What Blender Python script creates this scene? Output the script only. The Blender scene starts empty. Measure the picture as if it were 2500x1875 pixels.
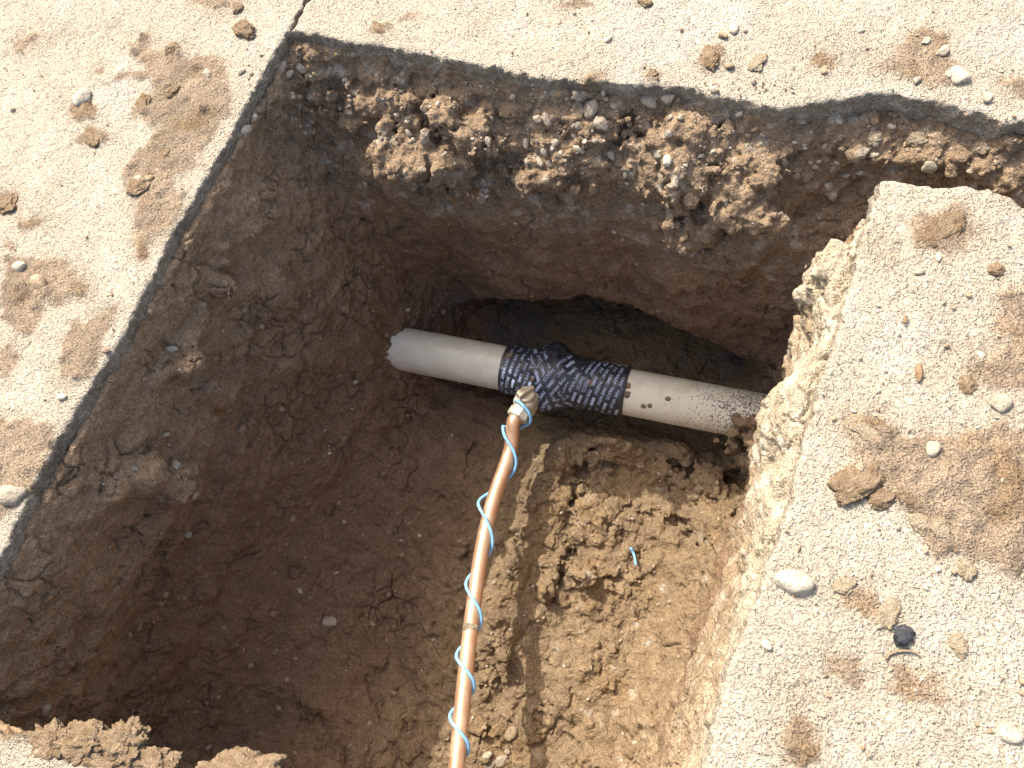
import bpy, bmesh, math, random
import numpy as np
from mathutils import Vector, Matrix
from mathutils.bvhtree import BVHTree

# ------------------------------------------------------------------ camera, sky, sun, exposure
sc = bpy.context.scene
CAM_H = 0.90                                   # camera height over the pavement (m)
FOC = 1876.0                                   # focal length in pixels of a 2500 px wide picture
_up = np.array((-.164, -.318, -.933)); _up /= np.linalg.norm(_up)
_l = np.array((.366, -.898, .242)); _y = _l - (_l @ _up) * _up; _y /= np.linalg.norm(_y)
RM = np.array([np.cross(_y, _up), _y, _up])    # rows: world axes seen from the camera (x right, y down, z ahead)
cd = bpy.data.cameras.new('camera'); cam = bpy.data.objects.new('camera', cd); sc.collection.objects.link(cam)
cd.sensor_width = 36; cd.lens = 36 * FOC / 2500; cd.clip_start = .02; cd.clip_end = 500
_m = Matrix.Identity(4)
for _i in range(3):
    _m[_i][0] = RM[_i][0]; _m[_i][1] = -RM[_i][1]; _m[_i][2] = -RM[_i][2]
_m[2][3] = CAM_H
cam.matrix_world = _m
sc.camera = cam

SUN = np.array((.70, -.48, -1.0)); SUN /= np.linalg.norm(SUN)      # direction the sunlight travels
w = bpy.data.worlds.new('World'); sc.world = w; w.use_nodes = True
nt = w.node_tree; sky = nt.nodes.new('ShaderNodeTexSky'); sky.sky_type = 'NISHITA'; sky.sun_disc = False
sky.sun_elevation = math.asin(-SUN[2]); sky.sun_rotation = math.atan2(-SUN[0], -SUN[1]); sky.dust_density = 6.0; sky.ozone_density = .4
bg = nt.nodes['Background']; bg.inputs[1].default_value = 0.15; nt.links.new(sky.outputs[0], bg.inputs[0])
ld = bpy.data.lights.new('sun', 'SUN'); ld.energy = 2.6; ld.angle = math.radians(.53); ld.color = (1, .95, .86)
lo = bpy.data.objects.new('sun', ld); sc.collection.objects.link(lo); lo.location = (-3, 2, 5)
lo.rotation_euler = Vector(SUN).to_track_quat('-Z', 'Y').to_euler()
sc.view_settings.view_transform = 'Standard'; sc.view_settings.look = 'None'
sc.view_settings.exposure = 1.28; sc.view_settings.gamma = 1.0

def un(px, py, z=0.):
    """point of the place at height z that the photograph shows at pixel px, py"""
    r = RM @ np.array([(px - 1250) / FOC, (py - 937.5) / FOC, 1.]); t = (z - CAM_H) / r[2]
    return np.array([r[0] * t, r[1] * t, z])
def ray(px, py):
    r = RM @ np.array([(px - 1250) / FOC, (py - 937.5) / FOC, 1.]); return r / np.linalg.norm(r)

# ------------------------------------------------------------------ helpers: noise, surface nets, objects
rng = np.random.default_rng(7); random.seed(7)
_P = rng.permutation(512).astype(np.int32); _P = np.concatenate([_P, _P, _P])
_G = rng.normal(size=(512, 3)).astype(np.float32); _G /= np.linalg.norm(_G, axis=1)[:, None]
def _hash(ix, iy, iz):
    return _P[(_P[(_P[ix & 511] + iy) & 511] + iz) & 511]
def gn(p, s, seed=0):
    """gradient noise, feature size s metres, about -1..1"""
    q = p / np.float32(s) + np.float32(seed * 17.31 + 300.5); i = np.floor(q).astype(np.int32); f = (q - i).astype(np.float32)
    u = f * f * f * (f * (f * 6 - 15) + 10); out = np.zeros(len(p), np.float32)
    for a in (0, 1):
        wx = u[:, 0] if a else 1 - u[:, 0]
        for b in (0, 1):
            wy = wx * (u[:, 1] if b else 1 - u[:, 1])
            for c in (0, 1):
                g = _G[_hash(i[:, 0] + a, i[:, 1] + b, i[:, 2] + c)]
                out += wy * (u[:, 2] if c else 1 - u[:, 2]) * (g[:, 0] * (f[:, 0] - a) + g[:, 1] * (f[:, 1] - b) + g[:, 2] * (f[:, 2] - c))
    return out * 1.6
def fbm(p, s, o=3, seed=0, gain=.5):
    t = 0; a = 1.
    for k in range(o):
        t = t + a * gn(p, s / 2 ** k, seed + k * 3); a *= gain
    return t
def worley(p, s, seed=0):
    """distance to the nearest lump centre (cell units) and a random value for the lump"""
    q = p / np.float32(s) + np.float32(seed * 13.7 + 200.25); b = np.floor(q - .5).astype(np.int32)
    best = np.full(len(p), 9., np.float32); second = best.copy(); rid = np.zeros(len(p), np.float32)
    for a in (0, 1):
        for c in (0, 1):
            for d in (0, 1):
                cx, cy, cz = b[:, 0] + a, b[:, 1] + c, b[:, 2] + d
                h = _hash(cx, cy, cz); j = _G[h] * .38
                dd = np.sqrt((cx + .5 + j[:, 0] - q[:, 0]) ** 2 + (cy + .5 + j[:, 1] - q[:, 1]) ** 2 + (cz + .5 + j[:, 2] - q[:, 2]) ** 2)
                m = dd < best; second = np.where(m, best, np.minimum(second, dd)); rid = np.where(m, h / 512., rid); best = np.where(m, dd, best)
    return best, rid, second - best
def sstep(a, b, x):
    t = np.clip((x - a) / (b - a), 0, 1); return t * t * (3 - 2 * t)
def smax(a, b, k):
    h = np.clip(.5 - .5 * (b - a) / k, 0, 1); return b * (1 - h) + a * h + k * h * (1 - h)
def smin(a, b, k): return -smax(-a, -b, k)
def polysd(P, x, y):
    """signed distance (negative inside) of points to the closed polygon P"""
    P = np.asarray(P, float); d = np.full(x.shape, 1e9); ins = np.zeros(x.shape, bool); n = len(P)
    for i in range(n):
        a = P[i]; b = P[(i + 1) % n]; e = b - a; wx = x - a[0]; wy = y - a[1]
        t = np.clip((wx * e[0] + wy * e[1]) / (e @ e + 1e-12), 0, 1)
        d = np.minimum(d, (wx - e[0] * t) ** 2 + (wy - e[1] * t) ** 2)
        c = ((a[1] > y) != (b[1] > y))
        if abs(e[1]) > 1e-9: ins ^= c & (x < e[0] * (y - a[1]) / e[1] + a[0])
    return np.where(ins, -1, 1) * np.sqrt(d)

def nets(F, xs, ys, zs):
    """surface nets of the zero level of F (negative = solid) on a rectilinear grid -> verts, quads facing the air"""
    S = F < 0
    nx, ny, nz = F.shape
    c = np.zeros((nx - 1, ny - 1, nz - 1), np.int8)
    for a in (0, 1):
        for b in (0, 1):
            for d in (0, 1): c += S[a:nx - 1 + a, b:ny - 1 + b, d:nz - 1 + d]
    I, J, K = np.nonzero((c > 0) & (c < 8)); n = len(I)
    idx = np.full(c.shape, -1, np.int32); idx[I, J, K] = np.arange(n)
    acc = np.zeros((n, 3)); cnt = np.zeros(n)
    co = [(a, b, d) for a in (0, 1) for b in (0, 1) for d in (0, 1)]
    val = {o: F[I + o[0], J + o[1], K + o[2]].astype(np.float64) for o in co}
    for o in co:
        for ax in range(3):
            if o[ax]: continue
            o2 = list(o); o2[ax] = 1; o2 = tuple(o2)
            v0, v1 = val[o], val[o2]; m = (v0 < 0) != (v1 < 0)
            t = np.where(m, v0 / np.where(v0 == v1, 1, v0 - v1), 0)
            for k in range(3): acc[:, k] += m * (o[k] + (t if k == ax else 0))
            cnt += m
    acc /= cnt[:, None]
    def coord(arr, i, t): return arr[i] * (1 - t) + arr[i + 1] * t
    V = np.stack([coord(xs, I, acc[:, 0]), coord(ys, J, acc[:, 1]), coord(zs, K, acc[:, 2])], 1)
    Q = []
    for ax in range(3):
        A = np.moveaxis(S, ax, 0); ch = A[:-1] != A[1:]
        b1, b2 = [q for q in range(3) if q != ax]
        ch = ch[:, 1:-1, 1:-1]; a, b, d = np.nonzero(ch)
        def at(db, dd):
            ii = [None] * 3; ii[ax] = a; ii[b1] = b + db; ii[b2] = d + dd
            return idx[ii[0], ii[1], ii[2]]
        q = np.stack([at(0, 0), at(1, 0), at(1, 1), at(0, 1)], 1)
        fl = A[:-1, 1:-1, 1:-1][a, b, d]
        if ax == 1: fl = ~fl
        q[~fl] = q[~fl][:, ::-1]; Q.append(q)
    return V, np.concatenate(Q)

def vnormals(V, Q):
    n = np.cross(V[Q[:, 2]] - V[Q[:, 0]], V[Q[:, 3]] - V[Q[:, 1]]); N = np.zeros_like(V)
    for k in range(4):
        for ax in range(3): N[:, ax] += np.bincount(Q[:, k], n[:, ax], len(V))
    return N / (np.linalg.norm(N, axis=1)[:, None] + 1e-12)
def compact(V, Q, keep):
    Q = Q[keep]; used = np.zeros(len(V), bool); used[Q.ravel()] = True
    m = np.cumsum(used) - 1; return V[used], m[Q], used
COL = sc.collection
def link(name, me, mat=None, parent=None):
    o = bpy.data.objects.new(name, me); COL.objects.link(o)
    if mat and me: me.materials.clear(); me.materials.append(mat)
    if parent: o.parent = parent
    return o
def mesh_np(name, V, Q, cols=None, smooth=True):
    me = bpy.data.meshes.new(name); k = Q.shape[1]
    me.vertices.add(len(V)); me.vertices.foreach_set('co', np.ascontiguousarray(V, np.float32).ravel())
    me.loops.add(Q.size); me.loops.foreach_set('vertex_index', Q.astype(np.int32).ravel())
    me.polygons.add(len(Q)); me.polygons.foreach_set('loop_start', np.arange(0, Q.size, k, dtype=np.int32))
    me.polygons.foreach_set('use_smooth', np.full(len(Q), smooth))
    if cols is not None:
        at = me.attributes.new('Col', 'FLOAT_COLOR', 'POINT')
        at.data.foreach_set('color', np.concatenate([cols, np.ones((len(cols), 1))], 1).astype(np.float32).ravel())
    me.update(calc_edges=True); return me
def tag(o, label=None, cat=None, group=None, kind=None):
    if label: o['label'] = label
    if cat: o['category'] = cat
    if group: o['group'] = group
    if kind: o['kind'] = kind
    return o
def empty(name, loc):
    o = bpy.data.objects.new(name, None); COL.objects.link(o); o.location = loc; o.empty_display_size = .02; return o

# ------------------------------------------------------------------ materials
def new_mat(name):
    m = bpy.data.materials.new(name); m.use_nodes = True; t = m.node_tree
    return m, t, t.nodes['Principled BSDF'], t.links
def noise_node(t, scale, detail=4, rough=.6, dist=0.):
    n = t.nodes.new('ShaderNodeTexNoise'); n.inputs['Scale'].default_value = scale; n.inputs['Detail'].default_value = detail
    n.inputs['Roughness'].default_value = rough; n.inputs['Distortion'].default_value = dist
    t.links.new(pos(t), n.inputs['Vector']); return n
def pos(t):
    g = t.nodes.get('geo')
    if not g: g = t.nodes.new('ShaderNodeTexCoord'); g.name = 'geo'
    return g.outputs['Object']
def ramp(t, src, p0, p1, c0=(0, 0, 0, 1), c1=(1, 1, 1, 1)):
    r = t.nodes.new('ShaderNodeValToRGB'); r.color_ramp.elements[0].position = p0; r.color_ramp.elements[1].position = p1
    r.color_ramp.elements[0].color = c0; r.color_ramp.elements[1].color = c1; t.links.new(src, r.inputs[0]); return r.outputs[0]
def mixc(t, fac, a, b, mode='MIX'):
    n = t.nodes.new('ShaderNodeMix'); n.data_type = 'RGBA'; n.blend_type = mode
    for v, i in ((fac, 0), (a, 6), (b, 7)):
        if hasattr(v, 'is_linked') or hasattr(v, 'links'): t.links.new(v, n.inputs[i])
        else: n.inputs[i].default_value = v if i == 0 else (*v, 1)
    return n.outputs[2]
def bump(t, h, strength, dist, prev=None):
    b = t.nodes.new('ShaderNodeBump'); b.inputs['Strength'].default_value = strength; b.inputs['Distance'].default_value = dist
    t.links.new(h, b.inputs['Height'])
    if prev: t.links.new(prev, b.inputs['Normal'])
    return b.outputs[0]
def earth_mat(name, mid=90, fine=300, md=.006, fd=.003, rough=.95, speck=0.):
    """vertex colour carries the ground tone here; noise gives grain and grit"""
    m, t, bs, L = new_mat(name)
    a = t.nodes.new('ShaderNodeAttribute'); a.attribute_name = 'Col'
    n2 = noise_node(t, fine, 2, .65); n3 = noise_node(t, mid, 3, .65, .6)
    v2 = ramp(t, n2.outputs[0], .30, .70, (.70,) * 3 + (1,), (1.22,) * 3 + (1,)); c = mixc(t, 1., a.outputs[0], v2, 'MULTIPLY')
    if speck:
        s = ramp(t, n3.outputs[0], .66, .72); mu = t.nodes.new('ShaderNodeMath'); mu.operation = 'MULTIPLY'; mu.inputs[1].default_value = speck; L.new(s, mu.inputs[0])
        c = mixc(t, mu.outputs[0], c, (.40, .33, .23))
    L.new(c, bs.inputs['Base Color']); bs.inputs['Roughness'].default_value = rough; bs.inputs['Specular IOR Level'].default_value = .15
    nb = bump(t, n3.outputs[0], .9, md)
    nb = bump(t, n2.outputs[0], .9, fd, nb)
    L.new(nb, bs.inputs['Normal'])
    return m
M_soil = earth_mat('soil', 110, 330, .008, .0045)
M_slab = earth_mat('dusty_pavement', 180, 360, .0068, .0058)
def simple_mat(name, col, rough=.8, var=.25, scale=60, bs_=.5, bd=.002, metal=0., spec=.3, col2=None, p=(.4, .62)):
    m, t, b, L = new_mat(name); n = noise_node(t, scale, 5, .65)
    c2 = col2 or tuple(x * (1 - var) for x in col)
    L.new(mixc(t, ramp(t, n.outputs[0], *p), col, c2), b.inputs['Base Color'])
    b.inputs['Roughness'].default_value = rough; b.inputs['Metallic'].default_value = metal; b.inputs['Specular IOR Level'].default_value = spec
    if bs_:
        n2 = noise_node(t, scale * 4, 4, .6); L.new(bump(t, n2.outputs[0], bs_, bd), b.inputs['Normal'])
    return m
M_stone = [simple_mat('pale_stone', (.42, .355, .26), .9, .35, 70, .8, .004), simple_mat('grey_stone', (.33, .27, .20), .85, .4, 60, .8, .003),
           simple_mat('white_stone', (.52, .455, .345), .85, .35, 80, .8, .004), simple_mat('tan_stone', (.36, .27, .17), .9, .4, 70, .8, .004)]
M_clod = simple_mat('dried_clod', (.33, .242, .155), .95, .4, 110, 1., .007, spec=.1, col2=(.22, .150, .085))
M_palecl = simple_mat('pale_clod', (.41, .335, .235), .95, .3, 110, 1., .007, spec=.1, col2=(.34, .265, .17))
M_black = simple_mat('asphalt_chip', (.025, .026, .03), .45, .3, 200, .8, .002, spec=.5, col2=(.12, .12, .13), p=(.55, .7))
M_wood = simple_mat('wood_chip', (.25, .16, .09), .85, .4, 120)

# ------------------------------------------------------------------ outline of the pavement round the pit (metres)
def W(pts, z=0.): return [tuple(un(x, y, z)[:2]) for x, y in pts]
XL, XR = -.817, .093
back_line = W([(700, 75), (841, 102), (963, 118), (1060, 138), (1146, 155), (1288, 183), (1350, 195), (1410, 199), (1500, 203), (1573, 207), (1640, 212), (1695, 220), (1742, 228),
               (1800, 238), (1860, 256), (1925, 264), (1960, 260), (2031, 244), (2090, 235), (2150, 228), (2210, 232), (2270, 236), (2332, 260), (2400, 275), (2454, 301), (2500, 293)])
right_top = W([(2151, 441), (2182, 439), (2227, 448), (2292, 458), (2341, 454), (2414, 460), (2475, 480), (2500, 500)])
FAR = 14.
xe = back_line[-1]
back_poly = [(XL + .006, .668)] + back_line[1:] + [(xe[0] + .15, xe[1] + .004), (xe[0] + .32, xe[1] - .006), (.80, .74), (FAR, .74), (FAR, FAR), (XL + .006, FAR)]
left_edge = W([(541, 366), (415, 582), (293, 828), (207, 966), (106, 1137), (0, 1363)])
left_poly = [(XL, FAR), (XL, .667)] + left_edge + [(XL, -.30), (XL + .006, -.405), (-.83, -.42), (-.83, -FAR), (-FAR, -FAR), (-FAR, FAR)]
rt = right_top
right_poly = [(.091, -FAR), (.091, -.091), (.087, .021), (.094, .098), (.097, .191), (.095, .272), (.093, .35), (.096, .429), (.091, .539)] + rt + \
             [(rt[-1][0] + .15, rt[-1][1] + .004), (rt[-1][0] + .28, rt[-1][1] + .05), (.80, .736), (FAR, .736), (FAR, -FAR)]
front_poly = [(-.826, -.412), (-.72, -.392), (-.683, -.383), (-.654, -.374), (-.60, -.372), (-.549, -.364), (-.50, -.352), (-.455, -.345), (-.42, -.36), (-.40, -.42), (-.385, -.55), (-.395, -.685), (-.30, -.70), (-.10, -.695), (.04, -.705), (.084, -.70), (.084, -FAR), (-.826, -FAR)]

def axis(lo, hi, h, out_lo, out_hi, g=1.28):
    a = [lo]; s = h
    while a[-1] > out_lo: s *= g; a.append(max(out_lo, a[-1] - s))
    b = [hi]; s = h
    while b[-1] < out_hi: s *= g; b.append(min(out_hi, b[-1] + s))
    n = int(round((hi - lo) / h))
    return np.array(a[::-1] + list(lo + (hi - lo) * np.arange(1, n) / n) + b)

# mud smears and dried soil on the pavement: (polygon in photo pixels, thickness m)
def ell(cx, cy, rx, ry, a=0, n=14):
    return [(cx + rx * math.cos(t) * math.cos(a) - ry * math.sin(t) * math.sin(a), cy + rx * math.cos(t) * math.sin(a) + ry * math.sin(t) * math.cos(a)) for t in [2 * math.pi * k / n for k in range(n)]]
def crop(ox, oy, s, pts): return [(ox + x / s, oy + y / s) for x, y in pts]
big_stain = crop(0, 0, 2.458, [(780, 290), (850, 210), (900, 220), (890, 290), (1000, 280), (1080, 300), (1100, 340), (1250, 340), (1360, 360), (1350, 500), (1400, 520), (1370, 640), (1330, 700), (1310, 780), (1220, 900), (1200, 1000), (1050, 1060), (1030, 1110), (1120, 1150), (1100, 1260), (1060, 1310), (1000, 1430), (900, 1450), (880, 1550), (810, 1540), (780, 1400), (800, 1200), (860, 1140), (780, 1110), (740, 1060), (750, 980), (850, 890), (950, 820), (960, 760), (800, 700), (790, 640), (910, 590), (900, 540), (880, 480), (660, 510), (700, 450), (850, 420), (840, 370), (780, 340)])
mud_left = [(big_stain, .003), (ell(203, 275, 46, 26, -.2), .004), (ell(225, 336, 42, 22, -.3), .004), (ell(60, 105, 40, 16, -.4), .003), (ell(535, 12, 60, 14, .1), .003),
            (crop(0, 600, 2.458, [(0, 90), (60, 70), (160, 70), (300, 60), (400, 100), (470, 170), (560, 250), (550, 330), (420, 330), (350, 360), (280, 320), (250, 420), (210, 530), (120, 530), (0, 460)]), .004),
            (crop(0, 600, 2.458, [(420, 470), (520, 410), (680, 370), (660, 450), (640, 520), (620, 600), (590, 700), (540, 790), (430, 800), (340, 790), (360, 640), (390, 540)]), .003),
            (ell(12, 885, 30, 50, .2), .003), (crop(0, 600, 2.458, [(-90, 1040), (140, 1030), (270, 1060), (310, 1130), (300, 1230), (250, 1350), (200, 1440), (150, 1470), (90, 1560), (-60, 1700), (-200, 1500)]), .004),
            (ell(16, 500, 32, 30), .006), (ell(73, 545, 34, 16, -.2), .003), (ell(20, 610, 22, 14), .003), (ell(245, 170, 18, 10, -.6), .002)]
mud_back = [(crop(1600, 0, 2.458, [(1560, 180), (1640, 170), (1730, 190), (1760, 240), (1800, 380), (1860, 440), (1780, 520), (1600, 530), (1500, 480), (1360, 440), (1330, 400), (1430, 320), (1500, 250)]), .002),
            (ell(1733, 140, 38, 26, -.5), .005), (ell(1593, 185, 26, 18, .2), .003), (ell(1447, 205, 30, 24, .2), .006), (ell(990, 45, 22, 10), .003), (ell(2490, 215, 40, 30, .3), .003), (ell(925, 72, 30, 14, -.3), .004), (ell(1397, 8, 40, 14), .003), (ell(2010, 150, 30, 20), .002)]
mud_right = [(ell(2300, 570, 85, 55, -.1), .003), (ell(2330, 520, 40, 20), .002), (crop(1600, 600, 2.458, [(2212, 250), (2000, 260), (2080, 400), (2100, 560), (1900, 700), (1850, 800), (2000, 870), (2100, 830), (2260, 900)]), .003),
             (crop(1600, 600, 2.458, [(1200, 1040), (1320, 1000), (1450, 1120), (1440, 1180), (1620, 1090), (1700, 1150), (1900, 1090), (2100, 1080), (2300, 1150), (2300, 1900), (2150, 2000), (1900, 1880), (1700, 1820), (1640, 1700), (1500, 1600), (1440, 1480), (1180, 1480), (1130, 1400), (1180, 1250), (1230, 1180), (1150, 1110)]), .005),
             (ell(2310, 1300, 70, 60, .2), .004), (ell(1950, 1810, 50, 60, -.1), .003), (ell(2120, 1480, 80, 40, .4), .002), (ell(2060, 1640, 60, 30, .5), .001), (ell(2240, 1680, 90, 36, .3), .001), (ell(2470, 1150, 60, 70), .003)]
mud_front = [(crop(0, 1200, 2.458, [(-60, 1420), (150, 1400), (280, 1380), (430, 1400), (500, 1430), (700, 1370), (850, 1420), (860, 1520), (960, 1570), (1060, 1600), (1100, 1610), (1300, 1590), (1660, 1640), (1700, 1800), (800, 1800), (560, 1655), (300, 1560), (130, 1490), (0, 1470), (-60, 1460)]), .006)]

CONC = np.array((.475, .412, .316)); MUD = np.array((.295, .224, .152)); DIRT = np.array((.22, .150, .085)); CAL = np.array((.53, .485, .40))
def slab(name, poly, mud, seed, lumps, h=.0025):
    P = np.array(poly); near = P[(np.abs(P) < 3).all(1)]
    x0, x1 = max(near[:, 0].min(), -1.42) - .006, min(near[:, 0].max(), .40) + .006
    y0, y1 = max(near[:, 1].min(), -.44) - .006, min(near[:, 1].max(), .97) + .006
    big = lambda k, lo: (P[:, k].min() if lo else P[:, k].max())
    if name == 'back': y1 = .97; x1 = .40
    if name == 'left': x0 = -1.42; y0, y1 = -.45, .97; x1 = XL + .02
    if name == 'right': x1 = .40; y0 = -.12; y1 = .70
    if name == 'front': y0 = -.46
    xs = axis(x0, x1, h, min(x0, big(0, 1)) - (.02 if big(0, 1) > -3 else 0), max(x1, big(0, 0)) + (.02 if big(0, 0) < 3 else 0))
    ys = axis(y0, y1, h, min(y0, big(1, 1)) - (.02 if big(1, 1) > -3 else 0), max(y1, big(1, 0)) + (.02 if big(1, 0) < 3 else 0))
    zs = np.arange(-.045, .0281, .003)
    X, Y = np.meshgrid(xs, ys, indexing='ij'); p2 = np.stack([X.ravel(), Y.ravel(), np.full(X.size, seed * .37)], 1).astype(np.float32)
    jit = np.stack([gn(p2, .03, 1), gn(p2, .03, 2)], 1) * .010 + np.stack([gn(p2, .009, 3), gn(p2, .009, 4)], 1) * .004
    xm, ym = p2[:, 0] + jit[:, 0], p2[:, 1] + jit[:, 1]
    far = np.abs(p2[:, :2]).max(1) > 2.2
    hgt = fbm(p2, .16, 2, 5) * .0022 + fbm(p2, .035, 3, 9) * .0016 * (~far)
    crust = gn(p2, .011, 21); hgt += (.0005 * np.abs(crust) + .0010 * gn(p2, .0062, 25) + .0007 * gn(p2, .0045, 26)) * (~far)
    wl, rid, _ = worley(p2, .016, 3); grit_m = sstep(.1, .7, fbm(p2, .12, 2, 31))
    hgt += np.clip(.42 - wl, 0, 1) * .008 * (rid > .45) * (.25 + grit_m * lumps) * (~far)
    mudm = np.zeros(len(p2)); mh = np.zeros(len(p2))
    for poly_px, th in mud:
        pw = W(poly_px); sd = polysd(pw, xm, ym); m = sstep(.006, -.007, sd + .006 * fbm(p2, .018, 3, 6) + .004 * gn(p2, .005, 7)); m = np.maximum(m, .28 * sstep(.03, -.005, sd + .012 * fbm(p2, .03, 2, 8))); mudm = np.maximum(mudm, m)
        mh = np.maximum(mh, sstep(.003, -.010, sd) * th * (.6 + .9 * fbm(p2, .03, 3, 14)))
    haze_m = sstep(.0, .8, fbm(p2, .2, 4, 44)) * .75
    hgt = hgt * (1 - .55 * mudm) + mh + mudm * (.0022 * fbm(p2, .022, 3, 17))
    wl2, rid2, _ = worley(p2, .03, 8); hgt += mudm * np.clip(.4 - wl2, 0, 1) * .022 * (rid2 > .72)
    sd2 = polysd(poly, p2[:, 0].astype(float), p2[:, 1].astype(float))
    rag = .0022 if name == 'left' else .0045
    sd2 = sd2 + rag * fbm(p2, .03, 3, 50) + .0018 * gn(p2, .008, 53)
    sd2 = sd2.reshape(X.shape).astype(np.float32); H2 = hgt.reshape(X.shape).astype(np.float32)
    Z = zs[None, None, :].astype(np.float32)
    # the broken edge rounds off and its foot crumbles back a little
    F = smax(np.broadcast_to(Z - H2[..., None], X.shape + (len(zs),)), np.broadcast_to(sd2[..., None], X.shape + (len(zs),)) - .0 * Z, .006)
    V, Q = nets(F.astype(np.float32), xs, ys, zs)
    V -= 0; N = vnormals(V, Q)
    i = np.clip(np.searchsorted(xs, V[:, 0]) - 1, 0, len(xs) - 1); j = np.clip(np.searchsorted(ys, V[:, 1]) - 1, 0, len(ys) - 1)
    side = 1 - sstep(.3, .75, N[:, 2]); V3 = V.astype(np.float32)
    V[:, :2] += (N[:, :2] * (side * (.003 * gn(V3, .014, 61) + .002 * gn(V3, .007, 62)))[:, None])
    mm = mudm.reshape(X.shape)[i, j]; hz = haze_m.reshape(X.shape)[i, j]; gm = grit_m.reshape(X.shape)[i, j]
    c = CONC[None] * (1 + .12 * fbm(V3, .07, 3, 71) + .09 * gn(V3, .010, 72))[:, None]
    c = c + (CAL - CONC)[None] * (sstep(.2, .8, fbm(V3, .18, 2, 75)) * .5)[:, None]
    c = c * (1 - hz[:, None] * .5) + (CONC * .62 + MUD * .25)[None] * hz[:, None] * .5
    c = c * (1 - (gm * lumps * .18)[:, None]) + DIRT[None] * (gm * lumps * .18)[:, None]
    md = (MUD * (1 - .0) )[None] * (1 + .22 * fbm(V3, .05, 3, 77))[:, None]
    md = md + (DIRT - MUD)[None] * sstep(0, .8, fbm(V3, .07, 2, 79))[:, None]
    c = c * (1 - mm[:, None]) + md * mm[:, None]
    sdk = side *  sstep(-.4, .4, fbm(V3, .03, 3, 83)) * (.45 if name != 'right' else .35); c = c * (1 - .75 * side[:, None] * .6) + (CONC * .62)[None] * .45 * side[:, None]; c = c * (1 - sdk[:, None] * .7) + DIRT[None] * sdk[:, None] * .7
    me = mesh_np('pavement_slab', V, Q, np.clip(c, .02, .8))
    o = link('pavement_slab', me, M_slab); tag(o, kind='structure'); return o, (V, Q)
slabs = {}
for nm, poly, mud, sd_, lm in (('left', left_poly, mud_left, 1, .5), ('back', back_poly, mud_back, 2, .8), ('right', right_poly, mud_right, 3, 1.3), ('front', front_poly, mud_front, 4, .5)):
    slabs[nm] = slab(nm, poly, mud, sd_, lm)
for nm, lb in (('left', 'pale dusty pavement with brown mud smears along the straight saw cut side of the pit'), ('back', 'pale dusty pavement slab with a broken edge above the gravel wall of the pit'),
               ('right', 'pale gritty pavement slab with brown soil scattered over it beside the sunlit pit floor'), ('front', 'corner of pale pavement with torn clay lumps along its edge')):
    slabs[nm][0]['label'] = lb

# ------------------------------------------------------------------ the pit: soil as a density field, cut by the walls, floor and hollows
HS = .0055
gx = np.arange(-.93, .70, HS); gy = np.arange(-.80, .87, HS); gz = np.arange(-.86, .012, HS)
GX = gx[:, None]; 
def prof(z, tab):
    t = np.array(tab); return np.interp(-z, t[:, 0], t[:, 1])
# left wall: a clay shelf overhangs a redder recess; lower down the wall leans in towards the pipe
YY, ZZ = np.meshgrid(gy, gz, indexing='ij')
k_in = sstep(-.15, .42, YY)
xl_far = prof(ZZ, [(0, -.812), (.02, -.809), (.05, -.803), (.12, -.785), (.25, -.765), (.40, -.72), (.56, -.672), (.7, -.62), (.9, -.6)])
xl_near = prof(ZZ, [(0, -.812), (.02, -.808), (.05, -.804), (.15, -.795), (.24, -.785), (.262, -.782), (.29, -.808), (.40, -.80), (.52, -.775), (.62, -.70), (.75, -.6), (.9, -.5)])
xL = xl_near * (1 - k_in) + xl_far * k_in
xL = np.where(YY < -.56, -.40 + .02 * np.sin(YY * 9), xL)
# right wall: lumpy sand bank under the slab
bul = sstep(.585, .52, YY) * sstep(.12, .30, YY) * (.75 + .35 * np.sin(YY * 41))
xr0 = prof(ZZ, [(0, .093), (.03, .088), (.3, .092), (.55, .088), (.64, .07), (.70, .03), (.75, -.03), (.9, -.1)])
xrb = prof(ZZ, [(0, .090), (.012, .084), (.028, .070), (.07, .060), (.14, .056), (.22, .060), (.30, .070), (.45, .085), (.9, .09)])
xR = xr0 * (1 - bul) + xrb * bul
xR = np.where(YY > .585, np.maximum(xR, .095), xR)
# back wall: gravel bank leaning in to a bulge of clay, then an overhang above the hollow behind the pipe
XX, ZB = np.meshgrid(gx, gz, indexing='ij')
bx = np.array([p[0] for p in back_line]); by = np.array([p[1] for p in back_line]); edge_y = np.interp(XX, bx, by); edge_y = np.where(ZB < -.12, edge_y + (np.minimum(edge_y, .700) - edge_y) * sstep(-.12, -.24, ZB), edge_y)
lip = np.interp(XX, [-.70, -.608, -.52, -.436, -.274, -.173, -.09, -.02, .043, .15], [-.70, -.645, -.580, -.536, -.508, -.518, -.542, -.585, -.64, -.72])
off = prof(ZB, [(0, -.002), (.03, -.004), (.07, -.022), (.14, -.063), (.20, -.097), (.26, -.104), (.34, -.103), (.45, -.112), (.55, -.118), (.9, -.115)])
off2 = prof(ZB, [(0, -.002), (.03, -.010), (.06, -.030), (.12, -.055), (.2, -.070), (.30, -.085), (.45, -.105), (.9, -.112)])
kx_ = sstep(-.10, .06, XX); off = off * (1 - kx_) + off2 * kx_
cav = sstep(.004, -.040, ZB - lip) * sstep(-.67, -.52, XX) * sstep(.12, .0, XX)
yB = edge_y + off + cav * .30
yF = np.interp(gx, [-.93, -.83, -.683, -.549, -.44, -.405, -.40], [-.41, -.40, -.378, -.358, -.345, -.40, -.72])
yF = np.where(gx > -.40, -.72, yF)
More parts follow.
